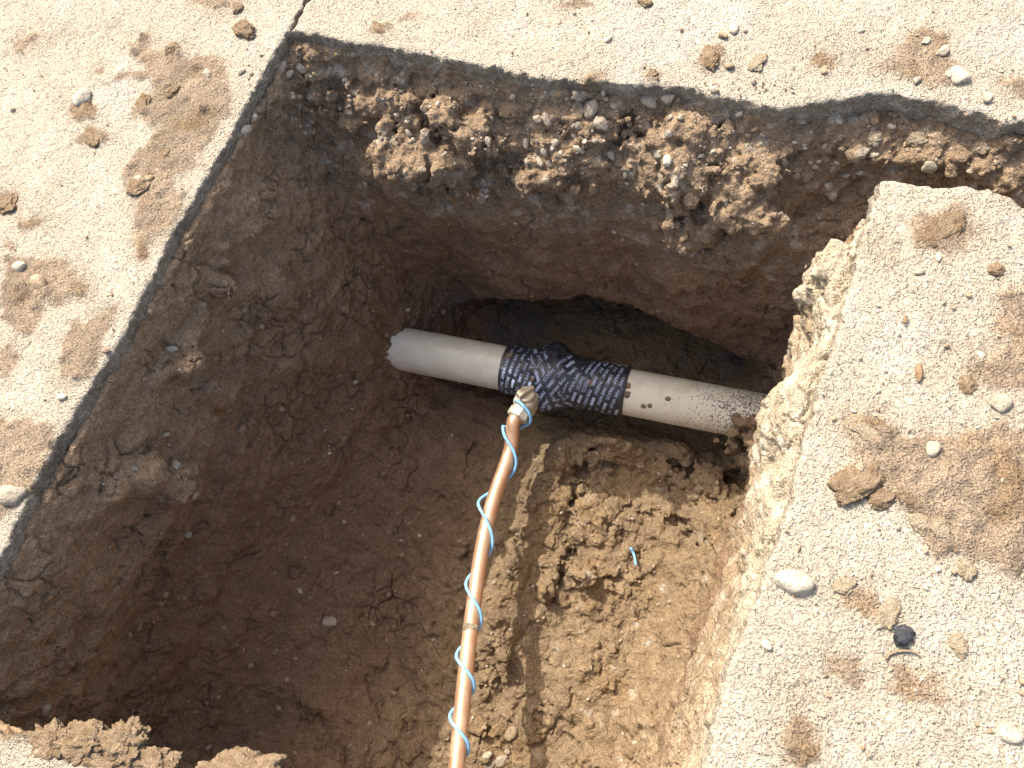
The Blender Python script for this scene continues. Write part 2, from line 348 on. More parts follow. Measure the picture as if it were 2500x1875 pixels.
# floor
XF, YF = np.meshgrid(gx, gy, indexing='ij')
fl = -.715 + .0 * XF
fl += .09 * sstep(-.50, -.78, XF) * sstep(.35, .1, YF)
fl += .03 * sstep(-.02, .09, XF) - .03 * sstep(.36, .44, YF)
def mound(px, py, z, rx, ry, h, ang=0.):
    c = un(px, py, z); dx, dy = XF - c[0], YF - c[1]; ca, sa = math.cos(ang), math.sin(ang)
    u = (dx * ca + dy * sa) / rx; v = (-dx * sa + dy * ca) / ry
    return h * np.exp(-(u * u + v * v))
p3 = np.stack([XF.ravel(), YF.ravel(), np.zeros(XF.size)], 1).astype(np.float32)
for a in [(1370, 1110, -.66, .048, .06, .068, .2), (1300, 1220, -.68, .06, .06, .045), (1240, 1420, -.70, .05, .10, .035), (1500, 1085, -.66, .07, .03, .075, .1), (1640, 1080, -.66, .06, .025, .055, .1),
          (1190, 1600, -.70, .05, .12, .028), (1720, 1180, -.68, .06, .035, .05), (1480, 1260, -.70, .07, .06, .03), (1660, 1300, -.70, .07, .08, .03),
          (950, 1150, -.70, .07, .05, .03), (760, 1700, -.68, .08, .05, .04), (960, 1500, -.70, .07, .08, -.02), (870, 1780, -.68, .09, .05, .035)]:
    fl += mound(*a)
fl += (.016 * fbm(p3, .16, 2, 3)).reshape(XF.shape).astype(float)
F = np.empty((len(gx), len(gy), len(gz)), np.float32)
f32 = np.float32
A = smax((xL[None] - gx[:, None, None]).astype(f32), (gx[:, None, None] - xR[None]).astype(f32), f32(.02))
kc = f32(.05)
B = (gy[None, :, None] - yB[:, None, :]).astype(f32); A = smax(A, B, kc); del B
# narrow trench that runs on to the right between the two slabs
ry = np.interp(gx, [p[0] for p in rt] + [rt[-1][0] + .28], [p[1] for p in rt] + [rt[-1][1] + .05])
T = np.maximum(np.maximum(ry[:, None, None] - .004 - gy[None, :, None], gy[None, :, None] - yB[:, None, :]), np.maximum(gx[:, None, None] - .60, .05 - gx[:, None, None])).astype(f32)
T = smax(T, (-.42 - gz)[None, None, :].astype(f32) + 0 * T, f32(.03))
und = np.where(gx < -.40, 1, 0)[:, None] * np.interp(-gz, [0, .03, .10, .30, .55, .7, .9], [0, .0, -.045, -.12, -.10, -.03, .02])[None, :]
A = smax(A, ((yF[:, None] + und)[:, None, :] - gy[None, :, None]).astype(f32), f32(.03))
A = smax(A, (fl[:, :, None] - gz[None, None, :]).astype(f32), f32(.04))
A = np.minimum(A, T); del T
cap = np.full((len(gx), len(gy)), -.021); 
F = np.maximum(-A, (gz[None, None, :] - cap[:, :, None]).astype(f32)); del A

def samp(p):
    i = np.clip(np.rint((p[..., 0] - gx[0]) / HS).astype(int), 0, len(gx) - 1); j = np.clip(np.rint((p[..., 1] - gy[0]) / HS).astype(int), 0, len(gy) - 1); k = np.clip(np.rint((p[..., 2] - gz[0]) / HS).astype(int), 0, len(gz) - 1)
    return F[i, j, k]
def march(px, py):
    d = ray(px, py); t = np.arange(.9, 2.2, .002); p = np.array([0, 0, CAM_H]) + d * t[:, None]
    v = samp(p); ok = (v < 0) & (p[:, 2] < -.022); i = np.argmax(ok) if ok.any() else len(t) - 1
    return p[i], d
def blob(c, r, k=.012, sub=False):
    """add (or hollow out) a lump, radii r, round point c"""
    m = max(r) + .03; s = []
    for ax, g in zip(range(3), (gx, gy, gz)): s.append(slice(max(0, int((c[ax] - m - g[0]) / HS)), min(len(g), int((c[ax] + m - g[0]) / HS) + 2)))
    x = gx[s[0]][:, None, None] - c[0]; y = gy[s[1]][None, :, None] - c[1]; z = gz[s[2]][None, None, :] - c[2]
    q = np.sqrt((x / r[0]) ** 2 + (y / r[1]) ** 2 + (z / r[2]) ** 2); d = ((q - 1) * min(r)).astype(f32)
    F[s[0], s[1], s[2]] = smax(F[s[0], s[1], s[2]], -d, f32(k)) if sub else smin(F[s[0], s[1], s[2]], d, f32(k))
# soil shelf left standing in the far left corner, and clods that catch the sun on the back bank
for px, py, z, r in [(655, 160, -.055, (.035, .05, .03)), (740, 120, -.055, (.05, .03, .028)), (700, 170, -.065, (.045, .05, .035)), (610, 270, -.075, (.03, .05, .03)), (790, 150, -.06, (.035, .025, .035)), (590, 345, -.10, (.03, .035, .032)), (810, 115, -.05, (.02, .015, .02))]:
    blob(un(px, py, z), r, .012)
for px, py, rr, up in [(1024, 374, .052, .25), (975, 362, .04, .3), (1075, 385, .04, .3), (1168, 301, .042, .35), (1052, 252, .026, .5), (1085, 262, .018, .5), (926, 250, .024, .6), (1003, 300, .030, .4), (1120, 318, .022, .4),
                       (1166, 451, .034, .4), (1140, 470, .022, .4), (1264, 440, .032, .4), (1290, 425, .022, .5), (1378, 425, .042, .4), (1340, 440, .020, .5), (1638, 430, .036, .4), (1600, 420, .022, .5), (1716, 500, .036, .35), (1690, 545, .034, .35), (1668, 580, .024, .3),
                       (1828, 488, .036, .4), (1795, 447, .026, .5), (1850, 520, .03, .3), (1618, 382, .022, .5), (1130, 400, .018, .5), (2060, 290, .035, .55), (2150, 320, .04, .5), (2260, 330, .045, .5), (2330, 345, .03, .5), (2110, 265, .03, .6), (2210, 290, .03, .5), (2450, 395, .04, .5), (2430, 365, .02, .5),
                       (452, 872, .022, .5), (330, 1150, .05, .0), (400, 1180, .06, -.1), (260, 1190, .03, 0), (545, 690, .045, 0), (500, 940, .05, -.1), (425, 900, .04, 0)]:
    c, d = march(px, py); n = np.array([.0, -.85, .45]) if px > 600 else np.array([.85, 0, .5])
    q_ = .72 if px < 1950 else .6; blob(c + n * rr * (up * .55 if px < 1950 else .15) - np.array([0, 0, .022 if px >= 1950 else 0.]), (rr * 1.15 * q_, rr * .85 * q_, rr * .7 * q_), .022)
rb_ = random.Random(21)
for _ in range(34):
    px = rb_.uniform(860, 1900); py = 235 + (px - 860) * .09 + rb_.uniform(0, 170); rr = rb_.uniform(.010, .026)
    c, d = march(px, py); blob(c + np.array([0, -.85, .45]) * rr * .05, (rr * rb_.uniform(1., 1.9), rr * .8, rr * rb_.uniform(.45, .8)), .024)
for px, py in ((1420, 1150), (1400, 1215), (1382, 1285), (1362, 1360), (1345, 1430)): blob(un(px, py, -.70), (.020, .034, .030), .014, True)
# crumbling clump over the end of the pipe, lumps along the sand bank
for px, py, z, r in [(1800, 1045, -.55, (.035, .028, .03)), (1835, 1065, -.56, (.03, .03, .03)), (1790, 1075, -.58, (.028, .02, .025)), (1850, 1100, -.58, (.03, .025, .04)), (1835, 1125, -.61, (.02, .02, .03)), (1815, 1035, -.53, (.03, .022, .022)), (1865, 1060, -.55, (.03, .03, .03)), (1860, 1140, -.62, (.03, .02, .03)),
                     (1985, 720, -.10, (.022, .045, .05)), (1935, 985, -.15, (.022, .03, .05)), (2035, 655, -.05, (.022, .03, .035))]:
    blob(un(px, py, z), r, .014)
for px, py, z, r in [(1300, 1500, -.715, (.03, .025, .022)), (1420, 1400, -.70, (.03, .02, .03)), (1340, 1380, -.70, (.02, .02, .025)), (1330, 1445, -.70, (.03, .035, .04)), (1230, 1600, -.70, (.02, .02, .025))]:
    blob(un(px, py, z), r, .012)
for px, py, z, r in [(1800, 1170, -.70, (.04, .03, .05)), (1270, 1665, -.69, (.02, .022, .02)), (1215, 1640, -.68, (.012, .012, .014)), (1520, 1150, -.70, (.07, .014, .03)), (1680, 1145, -.70, (.06, .014, .03)), (1660, 1270, -.70, (.018, .010, .016)), (1560, 1255, -.70, (.02, .01, .014)), (1520, 1330, -.71, (.008, .02, .014))]:
    blob(un(px, py, z), r, .008, True)

# roughness in a narrow band round the surface
band = np.abs(F) < .034
I, J, K = np.nonzero(band); pb = np.stack([gx[I], gy[J], gz[K]], 1).astype(f32)
crumb = np.clip(sstep(-.04, -.01, pb[:, 0]) * sstep(-.44, -.49, pb[:, 2]) * sstep(.30, .34, pb[:, 1]) * sstep(.56, .50, pb[:, 1]) + sstep(-.52, -.36, pb[:, 0]) * sstep(-.60, -.66, pb[:, 2]) * sstep(.42, .32, pb[:, 1]) + sstep(-.30, -.20, pb[:, 2]) * sstep(.45, .56, pb[:, 1]), 0, 1)
fl_s = sstep(.35, -.25, fbm(pb, .13, 2, 57)) * sstep(-.33, -.20, pb[:, 0]) * sstep(-.60, -.66, pb[:, 2]) * sstep(.30, .18, pb[:, 1]); crumb *= 1 - .85 * fl_s
smoothw = sstep(-.62, -.72, pb[:, 0]) * .5 + sstep(-.27, -.34, pb[:, 2]) * sstep(.42, .54, pb[:, 1]) * .5
dv = .020 * gn(pb, .24, 61) * sstep(-.03, -.14, pb[:, 2]) * sstep(-.66, -.56, pb[:, 2]) + .014 * fbm(pb, .11, 2, 1) + .0095 * fbm(pb, .035, 2, 5) * (1 - .35 * smoothw) - .012 * np.clip(.10 - np.abs(fbm(pb, .09, 2, 15)), 0, 1) * 3.
wl, rid, gap = worley(pb, .030, 2)
dv += (np.clip(.55 - wl, -.2, 1) * .028) * crumb * (rid > .25)
wl, rid, gap = worley(pb, .015, 5)
dv += (np.clip(.5 - wl, -.2, 1) * .014) * (.15 + .85 * crumb) * (rid > .3)
grv = gn(pb * np.array([1., 1., .28], f32) + (pb[:, 2:3] * np.array([.5, .2, 0], f32)), .035, 77) * sstep(-.60, -.40, pb[:, 2]) * sstep(-.15, -.28, pb[:, 2])
dv += .006 * grv
tr_ = sstep(-.10, .0, pb[:, 0]) * sstep(.56, .62, pb[:, 1]); dv *= np.maximum(.35 + .65 * sstep(-.02, -.09, pb[:, 2]), tr_); dv -= .012 * tr_ * sstep(-.06, -.03, pb[:, 2]) * (1 + gn(pb, .05, 88)); dv += .004 * fbm(pb, .02, 2, 70) * sstep(-.12, -.04, pb[:, 2])
F[I, J, K] -= dv.astype(f32)
F = np.maximum(F, (gz - (-.019))[None, None, :].astype(f32))
V, Q = nets(F, gx, gy, gz)
# keep the walls, the floor and a lip that goes under the slabs
cq = V[Q].mean(1)
inpit = (cq[:, 2] < -.027) | ((cq[:, 0] > XL - .04) & (cq[:, 0] < XR + .06) & (cq[:, 1] < .76)) | (cq[:, 1] > .55) & (cq[:, 1] < .84) & (cq[:, 0] > 0)
edge_ok = (cq[:, 0] > gx[3]) & (cq[:, 1] > gy[3])
V, Q, _ = compact(V, Q, inpit & edge_ok & ~((cq[:, 2] > -.03) & (cq[:, 1] < -.46)) & ~((cq[:, 1] < -.70) & (cq[:, 0] < -.42)))
# split every quad in four and put fine crumbs on the new points
def subdivide(V, Q):
    n = len(V); e = np.sort(np.concatenate([Q[:, [0, 1]], Q[:, [1, 2]], Q[:, [2, 3]], Q[:, [3, 0]]]), 1); key = e[:, 0].astype(np.int64) * n + e[:, 1]
    u, inv = np.unique(key, return_inverse=True); em = (V[u // n] + V[u % n]) / 2; fm = V[Q].mean(1)
    m = len(Q); a = [n + inv[k * m:(k + 1) * m] for k in range(4)]; c = n + len(u) + np.arange(m)
    Q2 = np.concatenate([np.stack([Q[:, k], a[k], c, a[k - 1]], 1) for k in range(4)])
    return np.concatenate([V, em, fm]), Q2
V, Q = subdivide(V, Q)
N = vnormals(V, Q); V3 = V.astype(f32)
clump = sstep(-.04, -.01, V[:, 0]) * sstep(-.44, -.49, V[:, 2]) * sstep(.30, .34, V[:, 1]) * sstep(.56, .50, V[:, 1])
crv = np.clip(clump + sstep(-.52, -.36, V[:, 0]) * sstep(-.58, -.66, V[:, 2]) * sstep(.42, .32, V[:, 1]) + sstep(-.30, -.20, V[:, 2]) * sstep(.45, .56, V[:, 1]), 0, 1)
crv *= 1 - .9 * sstep(.35, -.25, fbm(V3, .13, 2, 57)) * sstep(-.33, -.20, V[:, 0]) * sstep(-.60, -.66, V[:, 2]) * sstep(.30, .18, V[:, 1])
w1, r1, _ = worley(V3, .0095, 4); patch = sstep(-.2, .5, fbm(V3, .06, 2, 33))
wpos = V3 + np.stack([gn(V3, .03, 91), gn(V3, .03, 92), gn(V3, .03, 93)], 1) * f32(.012)
_, _, gapc = worley(wpos, .042, 19); crackm = sstep(-.05, .35, fbm(V3, .10, 2, 95)) * (1 - .5 * crv)
pitw, pitr, _ = worley(V3, .021, 29)
fine = -.0075 * sstep(.10, .0, gapc) * crackm - .016 * np.clip(.36 - pitw, 0, 1) * (pitr > .62) + .0018 * np.abs(gn(V3, .022, 97)) + .0026 * fbm(V3, .018, 2, 8) + .0018 * gn(V3, .007, 12) + np.clip(.5 - w1, -.1, 1) * .010 * (.22 + .78 * crv * patch) * (r1 > .30)
V = V + N * fine[:, None]
# soil colours point by point; on the floor some shade is painted in
V3 = V.astype(f32); x, y, z = V[:, 0], V[:, 1], V[:, 2]
def lerp(a, b, t): return a * (1 - t[:, None]) + b * t[:, None]
g1 = fbm(V3, .12, 3, 40); g2 = fbm(V3, .03, 3, 45)
red = np.array((.225, .143, .088)); grey = np.array((.320, .216, .130)); tan = np.array((.262, .186, .110)); ochre = np.array((.265, .180, .098)); sand = np.array((.40, .335, .235)); chalk = np.array((.52, .47, .38)); gravelc = np.array((.275, .195, .122)); slurry = np.array((.15, .13, .11))
c = np.tile(red, (len(V), 1))
c = lerp(c, grey, sstep(-.50, -.12, z + .15 * g1 + .05 * g2))
c = lerp(c, gravelc, sstep(-.31, -.24, z + .04 * g1) * sstep(.46, .54, y))
c = lerp(c, chalk * .8, sstep(.35, .75, g2 + .3 * g1) * sstep(-.33, -.26, z) * sstep(.46, .54, y) * .6)
c = lerp(c, tan, sstep(-.57, -.64, z + .02 * g1) * sstep(-.52, -.34, x + .03 * g1))  # floor tan stops near the shadow edge, painting the shaded side darker
c = lerp(c, ochre, sstep(-.57, -.64, z) * sstep(-.5, -.35, x) * sstep(.1, .6, g1))  # ochre follows the same painted sunlit side
c = lerp(c, chalk * .75, sstep(.55, .9, g2 + .25 * g1) * sstep(-.57, -.64, z) * sstep(-.3, -.05, x) * .7)
sand2 = np.array((.34, .255, .16))
rb = sstep(.0, .05, x + .02 * g1) * sstep(-.62, -.45, z + .10 * g1) * sstep(.60, .57, y)
c = lerp(c, sand2, rb); c = lerp(c, sand, rb * sstep(-.26, -.06, z + .09 * g1 + .03 * g2)); c = lerp(c, chalk, rb * sstep(.15, .6, g2 + .2 * g1) * .55); c = lerp(c, tan, rb * sstep(.25, .7, g1) * .75)
c = lerp(c, sand2, sstep(-.02, .07, x + .03 * g1) * sstep(.06, -.05, y) * sstep(-.3, .5, g2) * .8)
c = lerp(c, tan * .95, clump)
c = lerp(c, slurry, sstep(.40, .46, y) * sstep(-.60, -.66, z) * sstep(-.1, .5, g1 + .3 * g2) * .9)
c *= (1 + .16 * g2 + .12 * gn(V3, .008, 49))[:, None]
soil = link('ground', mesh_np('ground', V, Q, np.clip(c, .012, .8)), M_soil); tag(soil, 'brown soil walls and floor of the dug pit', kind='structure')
SV, SQ = V, Q

#OBJECTS
# ------------------------------------------------------------------ finding places on the built surfaces
def samp3(p):
    q = (np.asarray(p) - np.array([gx[0], gy[0], gz[0]])) / HS; i = np.clip(np.floor(q).astype(int), 0, np.array(F.shape) - 2); f = np.clip(q - i, 0, 1); t = 0
    for a in (0, 1):
        for b in (0, 1):
            for c_ in (0, 1):
                t = t + F[i[..., 0] + a, i[..., 1] + b, i[..., 2] + c_] * (f[..., 0] if a else 1 - f[..., 0]) * (f[..., 1] if b else 1 - f[..., 1]) * (f[..., 2] if c_ else 1 - f[..., 2])
    return t
_T = np.arange(.9, 2.2, .0015); polys = [left_poly, back_poly, right_poly, front_poly]
_PP = [np.array(p) for p in polys]
def inpoly(P, x, y):
    ins = False
    for a, b in zip(P, P[1:] + P[:1]):
        if (a[1] > y) != (b[1] > y) and x < (b[0] - a[0]) * (y - a[1]) / (b[1] - a[1]) + a[0]: ins = not ins
    return ins
def hit(px, py):
    """place, surface normal and distance of what stands at pixel px, py"""
    g = un(px, py, 0)
    if any(inpoly(P, g[0], g[1]) for P in polys): return Vector((g[0], g[1], .0012)), Vector((0, 0, 1)), True
    d = ray(px, py); p = np.array([0, 0, CAM_H]) + d * _T[:, None]; v = samp3(p); ok = (v < 0) & (p[:, 2] < -.02)
    i = int(np.argmax(ok)) if ok.any() else len(_T) - 1; q = p[i]; e = .006
    n = np.array([samp3(q + np.eye(3)[k] * e) - samp3(q - np.eye(3)[k] * e) for k in range(3)]); n /= np.linalg.norm(n) + 1e-9
    return Vector(q), Vector(n), False
def mpp(p): return float(np.linalg.norm(np.array(p) - np.array([0, 0, CAM_H]))) / FOC     # metres per photo pixel there

# ------------------------------------------------------------------ the water main with its tape
AX0 = un(985, 852, -.583); AX1 = un(1830, 1014, -.583); A = AX1 - AX0; PL = np.linalg.norm(A); A /= PL
mid = (AX0 + AX1) / 2; Vd = np.array([0, 0, CAM_H]) - mid; Vd -= (Vd @ A) * A; Vd /= np.linalg.norm(Vd); Dd = np.cross(Vd, A); Dd = Dd if Dd[1] < 0 else -Dd
PR = .0468
def proj(p):
    c_ = RM.T @ (np.asarray(p) - np.array([0, 0, CAM_H])); return c_[0] / c_[2] * FOC + 1250, c_[1] / c_[2] * FOC + 937.5
_us = np.linspace(-.1, PL + .1, 800); _ux = np.array([proj(AX0 + A * u)[0] for u in _us])
def u_at(px): return float(np.interp(px, _ux, _us))
uL, uR, uS = u_at(1233), u_at(1531), u_at(1350)
def pc(u, ph, r):
    u = np.asarray(u)[..., None]; ph = np.asarray(ph)[..., None]; r = np.asarray(r)[..., None]
    return AX0 + A * u + r * (Vd * np.cos(ph) + Dd * np.sin(ph))
def tape_r(u, ph):
    b = np.exp(-np.abs((u - uS) / .034) ** 3); lug = np.exp(-((u - uS) / .026) ** 2) * (np.exp(-((ph + 1.55) / .55) ** 2) + np.exp(-((ph - 1.25) / .5) ** 2) + np.exp(-((ph - 2 * math.pi + 1.55) / .55) ** 2))
    taper = np.minimum(1, np.minimum((u - uL + .002) / .01, (uR + .002 - u) / .01)); taper = np.clip(taper, 0, 1)
    wr = .0008 * np.sin(u * 420 + 3 * np.sin(ph * 2)) + .0006 * np.sin(u * 170 - ph * 9)
    return PR + .0012 + .0022 * taper + .007 * b + .018 * lug + wr * taper
def grid_mesh(name, P, closed=False, smooth=True):
    nu, nv = P.shape[:2]; idx = np.arange(nu * nv).reshape(nu, nv); j2 = np.roll(idx, -1, 1) if closed else idx[:, 1:]
    a = idx if closed else idx[:, :-1]; Qd = np.stack([a[:-1], a[1:], j2[1:], j2[:-1]], -1).reshape(-1, 4)
    return mesh_np(name, P.reshape(-1, 3), Qd, None, smooth)
M_pvc, t, b, L = new_mat('pvc')
n = noise_node(t, 260, 2, .5); n2 = noise_node(t, 30, 4, .6); n3 = noise_node(t, 90, 3, .7)
sx = t.nodes.new('ShaderNodeSeparateXYZ'); L.new(pos(t), sx.inputs[0])
mr = t.nodes.new('ShaderNodeMapRange'); mr.inputs[1].default_value = -.14; mr.inputs[2].default_value = .02; mr.inputs[3].default_value = -.02; mr.inputs[4].default_value = .20; L.new(sx.outputs[0], mr.inputs[0])
ad = t.nodes.new('ShaderNodeMath'); ad.operation = 'ADD'; L.new(n.outputs[0], ad.inputs[0]); L.new(mr.outputs[0], ad.inputs[1])
c = mixc(t, ramp(t, n2.outputs[0], .45, .7), (.63, .585, .47), (.55, .495, .375))
c = mixc(t, ramp(t, ad.outputs[0], .70, .74), c, (.16, .14, .11))
mz = t.nodes.new('ShaderNodeMapRange'); mz.inputs[1].default_value = -.595; mz.inputs[2].default_value = -.63; mz.inputs[3].default_value = -.12; mz.inputs[4].default_value = .14; L.new(sx.outputs[2], mz.inputs[0])
a2 = t.nodes.new('ShaderNodeMath'); a2.operation = 'ADD'; L.new(n3.outputs[0], a2.inputs[0]); L.new(mz.outputs[0], a2.inputs[1])
c = mixc(t, ramp(t, a2.outputs[0], .56, .74), c, (.45, .27, .15)); L.new(c, b.inputs['Base Color']); b.inputs['Roughness'].default_value = .42
M_tape = simple_mat('black_tape', (.018, .020, .028), .33, .3, 40, .6, .003, spec=.5, col2=(.045, .045, .048))
M_print = simple_mat('tape_print', (.36, .42, .55), .5, .2, 200, 0, spec=.4)
main = empty('water_pipe', tuple(AX0 + A * PL / 2)); tag(main, 'off white plastic water main across the pit, joint wrapped in printed black tape', 'pipe')
def child(name, me, mat, parent, smooth=True):
    o = link(name, me, mat, parent); o.matrix_parent_inverse = Matrix.Translation(-Vector(parent.location)) if parent.parent is None else parent.matrix_parent_inverse.copy() if False else Matrix.Translation(-Vector(parent.location)); return o
ph = np.linspace(-math.pi, math.pi, 65)[:-1]
for a, e, lb in ((-.10, uL + .004, 'clean off white length entering the shaded soil wall'), (uR - .004, PL + .07, 'mud spattered off white length ending under a soil clump')):
    uu = np.linspace(a, e, 40); P = pc(uu[:, None] + 0 * ph, ph[None] + 0 * uu[:, None], np.full((40, 64), PR)); o = child('barrel', grid_mesh('barrel', P, True), M_pvc, main); o['label'] = lb
uu = np.linspace(uL, uR, 110); ph2 = np.linspace(-math.pi, math.pi, 121)[:-1]; U2, P2 = np.meshgrid(uu, ph2, indexing='ij')
tape = child('tape_wrap', grid_mesh('tape_wrap', pc(U2, P2, tape_r(U2, P2)), True), M_tape, main); tape['label'] = 'black tape wound over the saddle joint with pale printed words'
# printed rows: words as flat meshes laid on the tape
_words = {}
def word(txt, size):
    if txt not in _words:
        cu = bpy.data.curves.new('w', 'FONT'); cu.body = txt; cu.size = 1; cu.offset = .022; cu.resolution_u = 2
        o = bpy.data.objects.new('w', cu); COL.objects.link(o); dg = bpy.context.evaluated_depsgraph_get(); me = bpy.data.meshes.new_from_object(o.evaluated_get(dg))
        me.calc_loop_triangles(); v = np.array([q.co[:2] for q in me.vertices]); tr = np.array([q.vertices[:] for q in me.loop_triangles])
        bpy.data.objects.remove(o); bpy.data.curves.remove(cu); bpy.data.meshes.remove(me); _words[txt] = (v, tr)
    v, tr = _words[txt]; return v * size, tr
LV, LT = [], []; nl = 0
def put(v, tr, u0, tan_a, lift, ucut, s0):
    """lay flat letters (x along the row, y across) on the tape along a slanted row"""
    global nl
    ca = 1 / math.hypot(1, tan_a); sa = tan_a * ca
    s = (v[:, 0] + s0); du = v[:, 1]
    u = u0 + s * sa + du * ca; sarc = s * ca - du * sa; p_ = sarc / (PR + .004)
    if u.min() < max(uL + .001, ucut[0]) or u.max() > min(uR - .001, ucut[1]) or p_.min() < -2.4 or p_.max() > 2.4: return
    LV.append(pc(u, p_, tape_r(u, p_) + lift)); LT.append(tr + nl); nl += len(v)
seq = ['PASCO', '#', 'PVC', '10MIL', 'PIPE WRAP']
def box(w_, h_):
    k = 5; v = np.array([(w_ * i / k, y_) for i in range(k + 1) for y_ in (0, h_)]); tr = []
    for i in range(k): a_ = 2 * i; tr += [(a_, a_ + 2, a_ + 3), (a_, a_ + 3, a_ + 1)]
    return v, np.array(tr)
def row(u0, deg, ucut, start, lift, srange=(-.115, .115), size=.0088):
    s = srange[0] + start; k = int(start * 997) % 5
    while s < srange[1]:
        wd = seq[k % 5]
        if wd == '#': v, tr = box(.022, .0058)
        else: v, tr = word(wd, size)
        put(v, tr, u0, math.tan(math.radians(deg)), lift, ucut, s); s += v[:, 0].max() + .0075; k += 1
rr_ = random.Random(3)
strips = []
for k in range(7): row(uL + .009 + k * .0126, -5 - k * 2.5, (uL, uS - .012), rr_.random() * .05, .0009)
for k in range(11): row(uS + .024 + k * .0126, -17 + k * .6, (uS + .012, uR), rr_.random() * .05, .0009)
# two bands crossing over the saddle
def band_strip(u0, deg, wd, lift, s0, s1):
    ta = math.tan(math.radians(deg)); ca = 1 / math.hypot(1, ta); sa = ta * ca; ss = np.linspace(s0, s1, 60); ww = np.linspace(-wd / 2, wd / 2, 9)
    S, Wd = np.meshgrid(ss, ww, indexing='ij'); u = u0 + S * sa + Wd * ca; p_ = (S * ca - Wd * sa) / (PR + .004); ed = np.minimum(1, (wd / 2 - np.abs(Wd)) / .002)
    ok = np.clip(u, uL, uR); return grid_mesh('tape_strip', pc(ok, p_, tape_r(ok, p_) + lift * ed))
for u0, dg_, lf, st, rows in ((uS - .006, 33, .0010, .01, 3), (uS + .016, -33, .0018, .03, 3)):
    o = child('tape_strip', band_strip(u0, dg_, .050, lf, -.105, .105), M_tape, main)
    for k in range(rows): row(u0 + (k - 1) * .0165 - .004, dg_, (uS - .075, uS + .085), st + k * .017, lf + .0004, (-.10, .105))
let = mesh_np('printed_lettering', np.concatenate(LV), np.concatenate(LT), None, False)
lo_ = link('printed_lettering', let, M_print, tape); lo_.matrix_parent_inverse = Matrix.Identity(4)

# ------------------------------------------------------------------ brass valve on the saddle
M_brass = simple_mat('brass', (.56, .49, .36), .55, .3, 140, .5, .001, metal=.2, spec=.4, col2=(.44, .36, .24))
M_nut = simple_mat('dusty_brass_nut', (.62, .58, .47), .55, .25, 160, .4, .001, metal=.45, col2=(.44, .40, .31))
uV = u_at(1327); vdir = np.array([-.10, -1., .30]); vdir /= np.linalg.norm(vdir); vup = np.array([-.10, -.25, 1.]); vup -= (vup @ vdir) * vdir; vup /= np.linalg.norm(vup); vsd = np.cross(vdir, vup)
v0 = AX0 + A * uV + vdir * (PR - .004)
valve = empty('brass_valve', tuple(v0)); tag(valve, 'brass service valve with slotted key head tapped into the taped joint', 'valve')
def ring_solid(name, prof_, n, mat, parent, base, ax, sx_, sy_, flat=True, rot=0., sq=None):
    """solid of rings: prof_ = (distance along axis, radius); n sides"""
    P = []
    for d_, r_ in prof_:
        for k in range(n):
            th = 2 * math.pi * k / n + rot; cx, cy = math.cos(th), math.sin(th)
            if sq: q = (abs(cx) ** sq + abs(cy) ** sq) ** (-1 / sq); cx *= q; cy *= q
            P.append(base + ax * d_ + (sx_ * cx + sy_ * cy) * r_)
    m = len(prof_); fs = [(i * n + k, i * n + (k + 1) % n, (i + 1) * n + (k + 1) % n, (i + 1) * n + k) for i in range(m - 1) for k in range(n)]
    fs.append(tuple(range(n))[::-1]); fs.append(tuple(range((m - 1) * n, m * n)))
    me = bpy.data.meshes.new(name); me.from_pydata([tuple(p) for p in P], [], fs); me.update()
    if not flat: me.polygons.foreach_set('use_smooth', [True] * (len(fs) - 2) + [False] * 2)
    return child(name, me, mat, parent)
ring_solid('inlet', [(0, .017), (.014, .017)], 24, M_brass, valve, v0, vdir, vsd, vup, False)
bo = ring_solid('body', [(.010, .016), (.012, .0205), (.016, .0225), (.044, .0225), (.048, .0205), (.050, .016)], 40, M_brass, valve, v0, vdir, vsd, vup, False, 0, 4.5)
kb = v0 + vdir * .029 + vup * .021
key = ring_solid('key_head', [(0, .0185), (.006, .0185), (.008, .0168), (.0085, .0150)], 36, M_brass, valve, kb, vup, vdir, vsd, False)
def boxm(name, c_, ax, hx, mat, parent, bev=.0012):
    bm = bmesh.new(); bmesh.ops.create_cube(bm, size=1)
    for v in bm.verts:
        q = c_ + sum(ax[i] * (v.co[i] * 2 * hx[i]) for i in range(3)); v.co = Vector(q)
    bmesh.ops.bevel(bm, geom=bm.edges[:], offset=bev, segments=2, affect='EDGES'); me = bpy.data.meshes.new(name); bm.to_mesh(me); bm.free(); return child(name, me, mat, parent)
kd = vdir * .9 + np.array([-.45, 0, 0]); kd -= (kd @ vup) * vup; kd /= np.linalg.norm(kd); ks = np.cross(vup, kd)
boxm('key_ridge', kb + vup * .0115, (kd, ks, vup), (.0165, .0042, .0062), M_brass, valve)
ring_solid('collar', [(.047, .0200), (.056, .0200)], 32, M_nut, valve, v0, vdir, vsd, vup, False)
cdir = vdir * .93 + np.array([-.10, 0, -.34]) * .4; cdir /= np.linalg.norm(cdir)
nb_ = v0 + vdir * .052; nsx = np.cross(cdir, vup); nsx /= np.linalg.norm(nsx); nsy = np.cross(nsx, cdir)
ring_solid('nut', [(0, .0205), (.0015, .0225), (.0185, .0225), (.021, .0195), (.0215, .0150)], 8, M_nut, valve, nb_, cdir, nsx, nsy, True, .39)
nend = nb_ + cdir * .020

